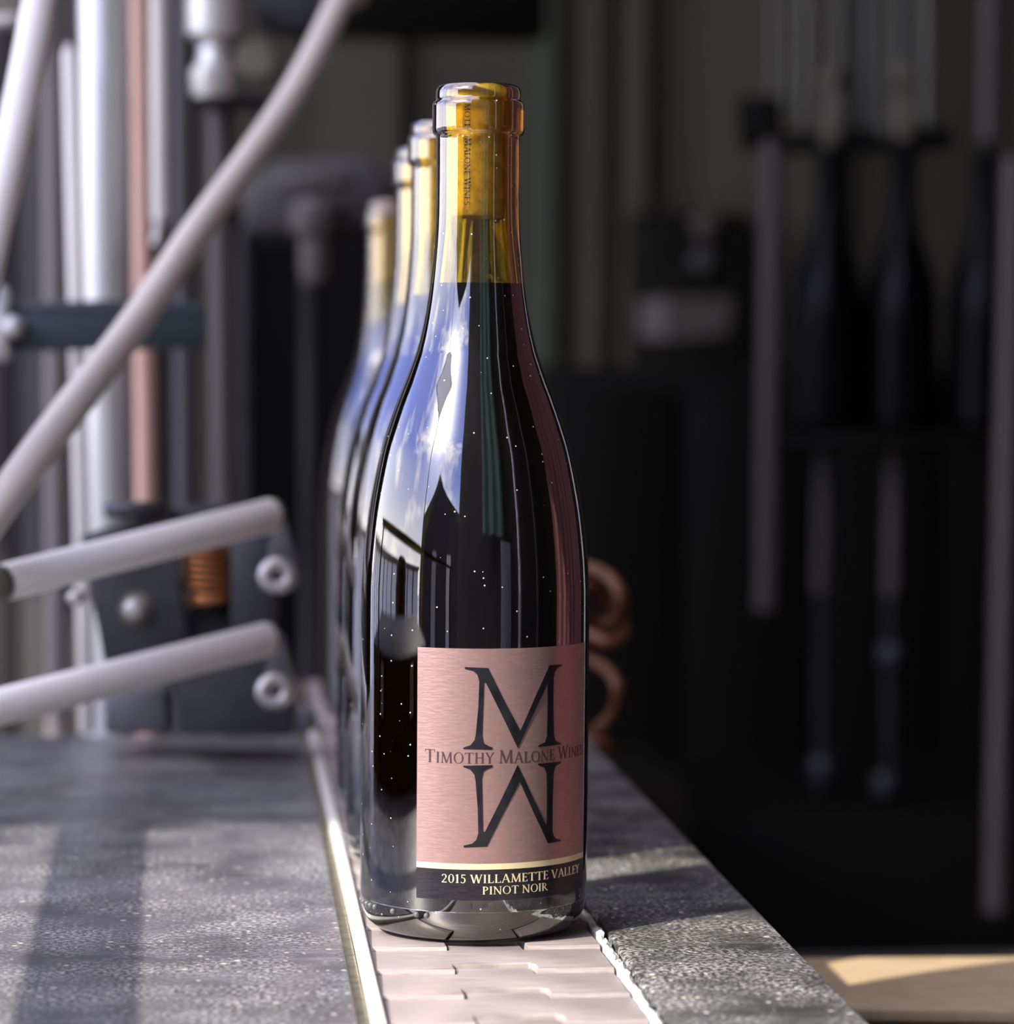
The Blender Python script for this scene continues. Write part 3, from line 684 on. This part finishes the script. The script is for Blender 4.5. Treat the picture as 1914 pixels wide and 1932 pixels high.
# ------------------------------------------------------------------ hoses and guide rails, left
TH = root('grey_hose', at(-40, 1010, 1.22)); tag(TH, 'thick grey-white hose sweeping diagonally across the left background', 'hose')
pts = spline([at(-40, 1010, 1.24), at(60, 868, 1.28), at(160, 735, 1.33), at(262, 600, 1.40), at(365, 445, 1.48), at(470, 300, 1.57), at(560, 165, 1.65), at(640, 5, 1.74), at(690, -110, 1.80), at(720, -900, 1.95)], 8)
keep(tube('hose_wall', pts, 0.0082, M['grey_hose'], None, 24), TH)
WH = root('white_hose', at(-40, 560, 1.30)); tag(WH, 'bright white hose slanting down at the upper left corner', 'hose')
pts = spline([at(-120, 1000, 1.24), at(-50, 620, 1.27), at(-12, 430, 1.30), at(30, 240, 1.33), at(72, 20, 1.36), at(95, -140, 1.38), at(130, -700, 1.5)], 8)
keep(tube('hose_wall', pts, 0.0085, M['white_tube'], None, 24), WH)

def guide_rail(name, a, b, lab, eye):
    r_ = root(name, a); tag(r_, lab, 'guide rail', 'white guide rails left of the bottles')
    d = (b-a).normalized()
    keep(rod('rod', a, b, 0.0084, M['white_tube'], None, 24, 0.0003), r_)
    keep(rod('end_cap', b+d*0.0002, b+d*0.003, 0.0076, M['khakidisc'], None, 20, 0.0004), r_)
    if eye[2]: keep(rod('end_cap', a-d*0.010, a-d*0.0002, 0.0080, M['khakidisc'], None, 20, 0.001), r_)
    # tongue and eye at the end of the rail
    e0 = at(eye[0], eye[1], 1.40)
    keep(prism('tongue', [(eye[0]-6, eye[1]-112), (eye[0]+14, eye[1]-108), (eye[0]+38, eye[1]-22), (eye[0]-22, eye[1]-16)], 1.402, 0.006, M['grey_plastic'], None, 0.0008), r_)
    ring = []
    for k in range(25):
        t = 2*math.pi*k/24; ring.append(e0 + RT*(0.0062*math.cos(t)) + UP*(0.0056*math.sin(t)))
    bm = bmesh.new(); bm_tube(bm, ring, 0.0036, 12, False); bmesh.ops.remove_doubles(bm, verts=bm.verts, dist=1e-5)
    ey = keep(bm_obj('eye', bm, M['zinc'], None, 60), r_)
    return r_
guide_rail('guide_rail', at(10, 1098, 1.27), at(512, 972, 1.38), 'upper white guide rail rod with a squared end, left of the bottles', (524, 1086, True))
guide_rail('guide_rail', at(-120, 1364, 1.25), at(505, 1206, 1.38), 'lower white guide rail rod just above the slate plate', (520, 1304, False))

# clamp that carries the rails
CLD = 1.43
gc = root('rail_clamp', at(330, 1385, 1.47)); tag(gc, 'slate plastic rail clamp with a copper coil and a big bolt', 'clamp')
def cpart(o): return keep(o, gc)
cpart(prism('clamp_plate', [(150, 1010), (322, 960), (330, 1052), (358, 1210), (196, 1250)], CLD, 0.012, M['slate_plastic'], None, 0.0015))
cpart(prism('rear_block', [(300, 960), (440, 945), (440, 1010), (318, 1040)], CLD+0.012, 0.020, M['slate_plastic'], None, 0.0015))
o = at(257, 1148, CLD); cpart(rod('washer', o-FW*0.0025, o+FW*0.001, 0.0083, M['khakidisc'], None, 28, 0.0004))
bo = cpart(rod('bolt', o-FW*0.0085, o-FW*0.0024, 0.0056, M['zinc'], None, 6 if False else 24, 0.0018))
o = at(141, 1128, CLD); cpart(rod('set_screw', o-FW*0.002, o+FW*0.012, 0.0036, M['zinc'], None, 16, 0.0008))
# ring knob on top
ring = []; o = at(258, 962, CLD+0.006)
for k in range(29):
    t = 2*math.pi*k/28; ring.append(o + RT*(0.0125*math.cos(t)) + FW*(0.0125*math.sin(t)))
bm = bmesh.new(); bm_tube(bm, ring, 0.0042, 12, False); bmesh.ops.remove_doubles(bm, verts=bm.verts, dist=1e-5)
cpart(bm_obj('ring_knob', bm, M['slate_plastic'], None, 60))
# coil
c0, c1 = at(384, 1030, CLD+0.016), at(392, 1112, CLD+0.016); hel = []; ax = (c1-c0)
for k in range(6*20+1):
    t = k/20*2*math.pi; hel.append(c0 + ax*(k/120) + (RT*math.cos(t) + FW*math.sin(t))*0.0118)
cpart(tube('coil', hel, 0.0013, M['copper'], None, 10, 60))
cpart(rod('coil_core', c0-ax*0.05, c1+ax*0.55, 0.0100, M['black'], None, 24))
cpart(rod('coil_collar', c1+ax*0.10, c1+ax*0.34, 0.0118, M['copper'], None, 24, 0.001))
cpart(prism('support_block', [(436, 1004), (512, 990), (520, 1160), (512, 1178), (436, 1190)], CLD+0.006, 0.028, M['slate_plastic'], None, 0.0015))
cpart(prism('gusset', [(500, 992), (528, 1000), (560, 1092), (556, 1110), (512, 1110)], CLD+0.012, 0.014, M['grey_plastic'], None, 0.001))
cpart(prism('web', [(350, 1150), (450, 1150), (450, 1270), (340, 1270)], CLD+0.024, 0.012, M['slate_plastic'], None, 0.001))
cpart(prism('foot_block', [(328, 1255), (520, 1225), (548, 1330), (552, 1387), (338, 1387)], CLD+0.018, 0.050, M['slate_plastic'], None, 0.002))
cpart(prism('foot_slab', [(195, 1312), (312, 1300), (318, 1384), (196, 1384)], CLD+0.030, 0.040, M['grey_plastic'], None, 0.003))

# grey nose at the end of the wear strip
ns = root('strip_nose', at(556, 1400, 1.56)); tag(ns, 'small grey rounded nose block at the far end of the wear strip', 'nose block')
keep(prism('nose', [(520, 1372), (540, 1346), (572, 1336), (592, 1346), (596, 1380), (584, 1386), (530, 1388)], 1.570, 0.03, M['grey_plastic'], None, 0.003), ns)

# ------------------------------------------------------------------ columns, left background
def column(name, lab, cat, px0, px1, y0, y1, D, m, xshift=0, group=None, fit=None):
    """upright pipe seen between px0 and px1 at its top y0, drifting by xshift at its foot y1"""
    c = (px0+px1)/2; rad = (px1-px0)/2/FPX*D
    a, b = at(c, y0, D), at(c+xshift, y1, D)
    r_ = root(name, b); tag(r_, lab, cat, group)
    keep(rod('pipe', a, b, rad, m, None, 32), r_)
    return r_
def foot(r_, b, rad):
    keep(lathe('base_flange', [(0, 0), (rad*1.15, 0), (rad*1.15, 0.012), (rad*1.05, 0.016), (0, 0.016)], M['darksteel'], None, 32, loc=(b.x, b.y, 0.0)), r_)
def tall(name, lab, px0, px1, D, m, lean, flange=True):
    c = (px0+px1)/2; rad = (px1-px0)/2/FPX*D
    a = at(c, -60, D); b = at(c+lean, 1300, D); d = (b-a); top = a + d*((2.85-a.z)/d.z); bot = a + d*((0.012-a.z)/d.z)
    r_ = root(name, Vector((bot.x, bot.y, 0))); tag(r_, lab, 'pipe', 'upright pipes left of the bottles')
    keep(rod('pipe', top, bot, rad, m, None, 36), r_)
    foot(r_, bot, rad); return r_
tall('steel_column', 'widest bright stainless column behind the hoses', 148, 242, 1.72, M['steel'], 14)
tall('salmon_pipe', 'slim salmon-pink pipe right beside the bright stainless column', 244, 284, 1.80, M['salmon'], 16)
tall('brown_post', 'dull brown-grey post left of the bright stainless column', 78, 122, 1.95, M['brownpost'], 8)
tall('dark_post', 'dark grey post between the cream pipe and the slim grey pole', 322, 366, 2.06, M['darkpost'], 8)
cp = root('cream_pipe', at(298, 440, 1.70)); tag(cp, 'short cream hanging pipe ending above the teal strap', 'pipe', 'upright pipes left of the bottles')
keep(rod('pipe', at(295, -500, 1.70), at(302, 415, 1.70), 0.0050, M['cream'], None, 24), cp)
keep(rod('nozzle', at(302, 415, 1.70), at(296, 462, 1.70), 0.0035, M['zinc'], None, 20), cp)
tn = root('cream_rod', at(135, 1240, 1.66)); tag(tn, 'thin cream rod along the left of the bright stainless column', 'pipe', 'upright pipes left of the bottles')
a, b = at(132, 96, 1.64), at(165, 1385, 1.64)
keep(rod('pipe', a, b, 0.0046, M['cream'], None, 24, 0.001), tn)
keep(rod('end_plug', a, a+(a-b).normalized()*0.004, 0.0030, M['zinc'], None, 16), tn)

st_ = root('teal_strap', at(200, 615, 1.58)); tag(st_, 'dark teal strap bar crossing the upright pipes', 'strap')
keep(prism('band', [(18, 572), (200, 566), (385, 570), (388, 655), (200, 660), (20, 662)], 1.60, 0.006, M['teal'], None, 0.001), st_)
keep(prism('upper_hem', [(20, 578), (384, 576), (384, 586), (20, 588)], 1.5985, 0.0015, M['teal'], None), st_)
keep(prism('clamp', [(-30, 540), (14, 540), (16, 680), (-30, 680)], 1.592, 0.010, M['zinc'], None, 0.002), st_)
o = at(28, 618, 1.594); keep(rod('knob', o-FW*0.010, o+FW*0.004, 0.0060, M['zinc'], None, 20, 0.002), st_)

# dark panel added behind the pipes to cover the strongly lit far wall
ec = root('dark_backing', at(130, 1300, 2.5)); tag(ec, 'tall dark panel added behind the upright pipes to darken the left', 'cabinet')
ea, eb = at(-260, 0, 2.55), at(318, 0, 2.55)
keep(box('body', (ea.x, ea.y, 0.0), (eb.x, ea.y+0.35, 2.6), M['darkpost'], None, 0.006), ec)
for k in range(2):
    xa = ea.x + (eb.x-ea.x)*k/2
    keep(box('door', (xa+0.004, ea.y-0.014, 0.05), (xa+(eb.x-ea.x)/2-0.004, ea.y-0.0005, 2.55), M['darkpost'], None, 0.003), ec)

# slim pole with a valve at its head
vp = tall('valve_pole', 'slim grey pole with a stacked metal valve at its head', 388, 438, 1.95, M['greyrod'], 14)
o = at(405, 150, 1.93)
keep(lathe('valve_body', [(0, -0.012), (0.014, -0.012), (0.016, -0.006), (0.016, 0.006), (0.012, 0.010), (0.010, 0.022), (0.013, 0.026), (0.019, 0.030), (0.019, 0.056), (0.014, 0.060), (0, 0.060)], M['steel'], None, 32, loc=o), vp)
o2 = at(482, 112, 1.92); keep(rod('valve_disc', o2, o2+FW*0.010, 0.0145, M['khakidisc'], None, 32, 0.002), vp)
keep(prism('valve_arm', [(360, 168), (520, 180), (520, 206), (366, 196)], 1.93, 0.02, M['darksteel'], None, 0.002), vp)
keep(prism('valve_cover', [(470, -80), (640, -80), (640, 40), (560, 60), (480, 40)], 1.96, 0.05, M['slate_plastic'], None, 0.004), vp)

# pressure gauge at the upper-left corner
pg = root('ring_fitting', at(18, 20, 1.9)); tag(pg, 'dim round metal fitting at the upper-left corner', 'fitting')
keep(rod('collar', at(-40, 44, 1.90), at(44, 38, 1.90), 0.005, M['zinc'], None, 20, 0.001), pg)
o = at(12, 2, 1.90); keep(rod('dial', o, o+FW*0.02, 0.013, M['khakidisc'], None, 28, 0.002), pg)

# ------------------------------------------------------------------ corking head behind the row
ck = root('corking_head', at(560, 1400, 2.45)); tag(ck, 'dark corking machine with a metal chuck behind the row of bottles', 'machine')
D = 2.35
keep(prism('platen', [(455, 352), (520, 300), (690, 290), (740, 330), (735, 420), (640, 436), (460, 440)], D, 0.10, M['darkpost'], None, 0.006), ck)
o = at(600, 405, D-0.03)
keep(lathe('chuck', [(0, -0.055), (0.012, -0.055), (0.015, -0.045), (0.015, -0.020), (0.022, -0.014), (0.024, 0.004), (0.018, 0.012), (0, 0.012)], M['greyrod'], None, 28, loc=o), ck)
o = at(640, 345, D-0.02); keep(prism('rim', [(520, 330), (660, 318), (668, 352), (524, 366)], D-0.004, 0.02, M['greyrod'], None, 0.003), ck)
keep(prism('rear_panel', [(440, 400), (900, 400), (900, 1420), (440, 1420)], 2.75, 0.04, M['black'], None), ck)
for x in (462, 585): keep(rod('guide_post', at(x, 430, 2.5), at(x, 1420, 2.5), 0.008, M['darksteel'], None, 20), ck)
lo_ = at(440, 1420, 2.75); keep(box('pedestal', (lo_.x-0.05, lo_.y-0.25, 0), (lo_.x+0.40, lo_.y+0.05, lo_.z), M['black']), ck)

# ------------------------------------------------------------------ filling machine, right background
FD = 3.05; S = FD/FPX
fm = root('bottle_filler', at(1620, 1500, FD)); tag(fm, 'dark filling machine with a comb of tubes at the right background', 'machine')
def fp(o): return keep(o, fm)
for i, (x, w_, y1) in enumerate(((1462, 16, 190), (1492, 20, 215), (1524, 26, 240), (1560, 18, 205), (1592, 24, 250), (1640, 30, 240), (1672, 20, 255), (1708, 34, 215), (1752, 30, 235))):
    fp(rod('filler_tube', at(x, -700, FD+0.05*(i % 2)), at(x-4, y1, FD+0.05*(i % 2)), w_/2*S, M['fillertube'], None, 16))
fp(rod('filler_tube', at(1878, -700, 2.9), at(1866, 262, 2.9), 0.010, M['greyrod'], None, 20))
for x, y in ((1567, 262), (1706, 250)):
    o = at(x, y-6, FD) + Vector((0, 0, 0.018))
    fp(lathe('nozzle', [(0, -0.030), (0.008, -0.030), (0.011, -0.020), (0.011, 0.006), (0.007, 0.012), (0.007, 0.030), (0.013, 0.034), (0.013, 0.050), (0, 0.052)], M['khakidisc'], None, 24, loc=o))
fp(prism('manifold', [(1470, 250), (1800, 240), (1800, 276), (1470, 282)], FD+0.06, 0.05, M['darksteel'], None, 0.003))
fp(prism('sensor_box', [(1396, 180), (1478, 180), (1478, 272), (1402, 272)], FD-0.02, 0.05, M['black'], None, 0.003))
fp(rod('post', at(1458, 268, FD-0.05), at(1446, 1150, FD-0.05), 0.0118, M['greyrod'], None, 24))
fp(rod('post', at(1914, 300, 2.7), at(1880, 1720, 2.7), 0.0115, M['greyrod'], None, 24))
fp(prism('bottle_shelf', [(1470, 824), (1960, 818), (1960, 838), (1470, 844)], FD-0.07, 0.14, M['black'], None, 0.002))
for x in (1556, 1688): fp(rod('lift_rod', at(x, 846, FD), at(x-6, 1120, FD), 0.0098, M['greyrod'], None, 20))
for x in (1550, 1680): fp(rod('lift_piston', at(x, 1122, FD), at(x, 1500, FD), 0.0065, M['darksteel'], None, 20))
for x, y in ((1552, 1450), (1672, 1480), (1682, 1235), (1888, 1665)):
    o = at(x, y, FD-0.03); fp(rod('lift_collar', o+UP*0.012, o-UP*0.012, 0.013, M['slate_plastic'], None, 20, 0.002))
bz = at(1640, 1560, FD); fp(box('base', (bz.x-0.30, bz.y-0.15, 0.0), (bz.x+0.35, bz.y+0.35, bz.z+0.03), M['black'], None, 0.01))
FG = 'dark bottles under the filler'
fb0 = root('filled_bottle', (0, 0, 0))
lathe('glass', OUT[:4] + smooth_prof(OUT[4:26], 2)[1:] + OUT[26:] + [(0, 0.296)], M['blackglass'], fb0, 48, smooth=50)
for i, (x, lab) in enumerate(((1567, 'dark wine bottle under the left filler nozzle, right background'), (1706, 'dark wine bottle under the right filler nozzle, right background'), (1862, 'dark wine bottle at the right frame edge, on the filler shelf'))):
    o = fb0 if i == 0 else copy_tree(fb0)
    p = at(x-8, 821, FD); o.location = (p.x, p.y, at(1700, 820, FD-0.07).z + 0.0025); tag(o, lab, 'bottle', FG)

# ------------------------------------------------------------------ wall fittings at the back
def wallthing(name, lab, cat, poly, m, th=0.04, D=3.95, bev=0.004):
    r_ = root(name, at(*poly[0], D)); tag(r_, lab, cat); keep(prism('body', poly, D, th, m, None, bev), r_); return r_
def trim(k, x0, x1, m, D=4.2):
    a, b = at(x0, 0, D), at(x1, 0, D)
    struct(box('trim_%d' % k, (a.x, 3.56, 0), (b.x, 3.599, CE-0.01), m))
trim(1, 1050, 1100, M['greenpost']); trim(2, 1168, 1200, M['wallpanel']); trim(3, 1246, 1292, M['wallpanel'])
trim(4, 620, 780, M['wallpanel']); trim(5, 1420, 1700, M['wallpanel'])
wb = root('control_box', at(1300, 520, 4.5)); tag(wb, 'dark control box with a pale label strip on the rear wall', 'box')
keep(prism('case', [(1190, 400), (1420, 400), (1420, 900), (1190, 900)], 4.53, 0.125, M['black'], None, 0.005), wb)
keep(prism('label_strip', [(1206, 568), (1262, 560), (1262, 640), (1206, 636)], 4.525, 0.004, M['brownpost'], None), wb)
keep(prism('label_strip', [(1268, 560), (1385, 562), (1372, 630), (1268, 642)], 4.525, 0.004, M['greyrod'], None), wb)
keep(prism('display', [(1236, 408), (1300, 408), (1300, 482), (1236, 482)], 4.525, 0.004, M['black'], None), wb)
o = at(1332, 425, 4.51); keep(rod('dial', o, o+FW*0.02, 0.021, M['greyrod'], None, 20, 0.003), wb)
o = at(1328, 488, 4.51); keep(rod('dial', o, o+FW*0.02, 0.021, M['darkpost'], None, 20, 0.003), wb)
bm_ = root('roof_beam', at(850, 20, 3.3)); tag(bm_, 'dark horizontal beam across the top of the background', 'beam')
a = at(560, -10, 3.3); b = at(1040, 60, 3.3)
keep(box('beam', (a.x, a.y, b.z), (b.x, a.y+0.10, a.z+0.08), M['black'], None, 0.004), bm_)

# black cabinet along the rear wall
bc = root('machine_cabinet', at(1500, 1400, 3.7)); tag(bc, 'low black machine cabinet along the rear wall behind the filler', 'cabinet')
ca, cb2 = at(1035, 690, 3.75), at(2050, 690, 3.75)
keep(box('body', (ca.x, ca.y, 0.0), (cb2.x, ca.y+0.40, ca.z), M['black'], None, 0.006), bc)
for k in range(4):
    xa = ca.x + (cb2.x-ca.x)*k/4
    keep(box('door', (xa+0.006, ca.y-0.012, 0.08), (xa+(cb2.x-ca.x)/4-0.006, ca.y-0.0005, ca.z-0.03), M['black'], None, 0.003), bc)

# long low rails right of the line
for k, (x, z, lab) in enumerate(((0.62, 0.42, 'nearer of two long dark floor rails right of the conveyor'), (0.95, 0.36, 'farther of two long dark floor rails right of the conveyor'))):
    lr = root('floor_rail', (x, 1.4, 0)); tag(lr, lab, 'rail', 'floor rails right of the conveyor')
    keep(box('rail', (x-0.02, 0.6, z), (x+0.02, 3.0, z+0.035), M['brownpost' if k == 0 else 'darkpost']), lr)
    for y in (0.7, 1.8, 2.9): keep(box('post', (x-0.012, y-0.012, 0), (x+0.012, y+0.012, z), M['darksteel']), lr)

# ------------------------------------------------------------------ orange cord heaped at the far end of the right plate
D = 1.60
cdp = [(1060, 1110), (1098, 1072), (1148, 1088), (1172, 1130), (1160, 1172), (1118, 1168), (1090, 1130), (1112, 1108), (1150, 1140), (1178, 1190), (1150, 1212), (1108, 1196), (1110, 1236), (1150, 1266), (1166, 1300), (1158, 1345), (1130, 1375), (1108, 1396), (1140, 1404), (1150, 1418)]
pts = spline([at(x, y, D+0.012*math.sin(i*1.7)) for i, (x, y) in enumerate(cdp)], 8)
oc = tube('orange_cord', pts, 0.0036, M['orange'], None, 12)
tag(oc, 'tangled dark orange cord showing just right of the nearest bottle', 'cord')
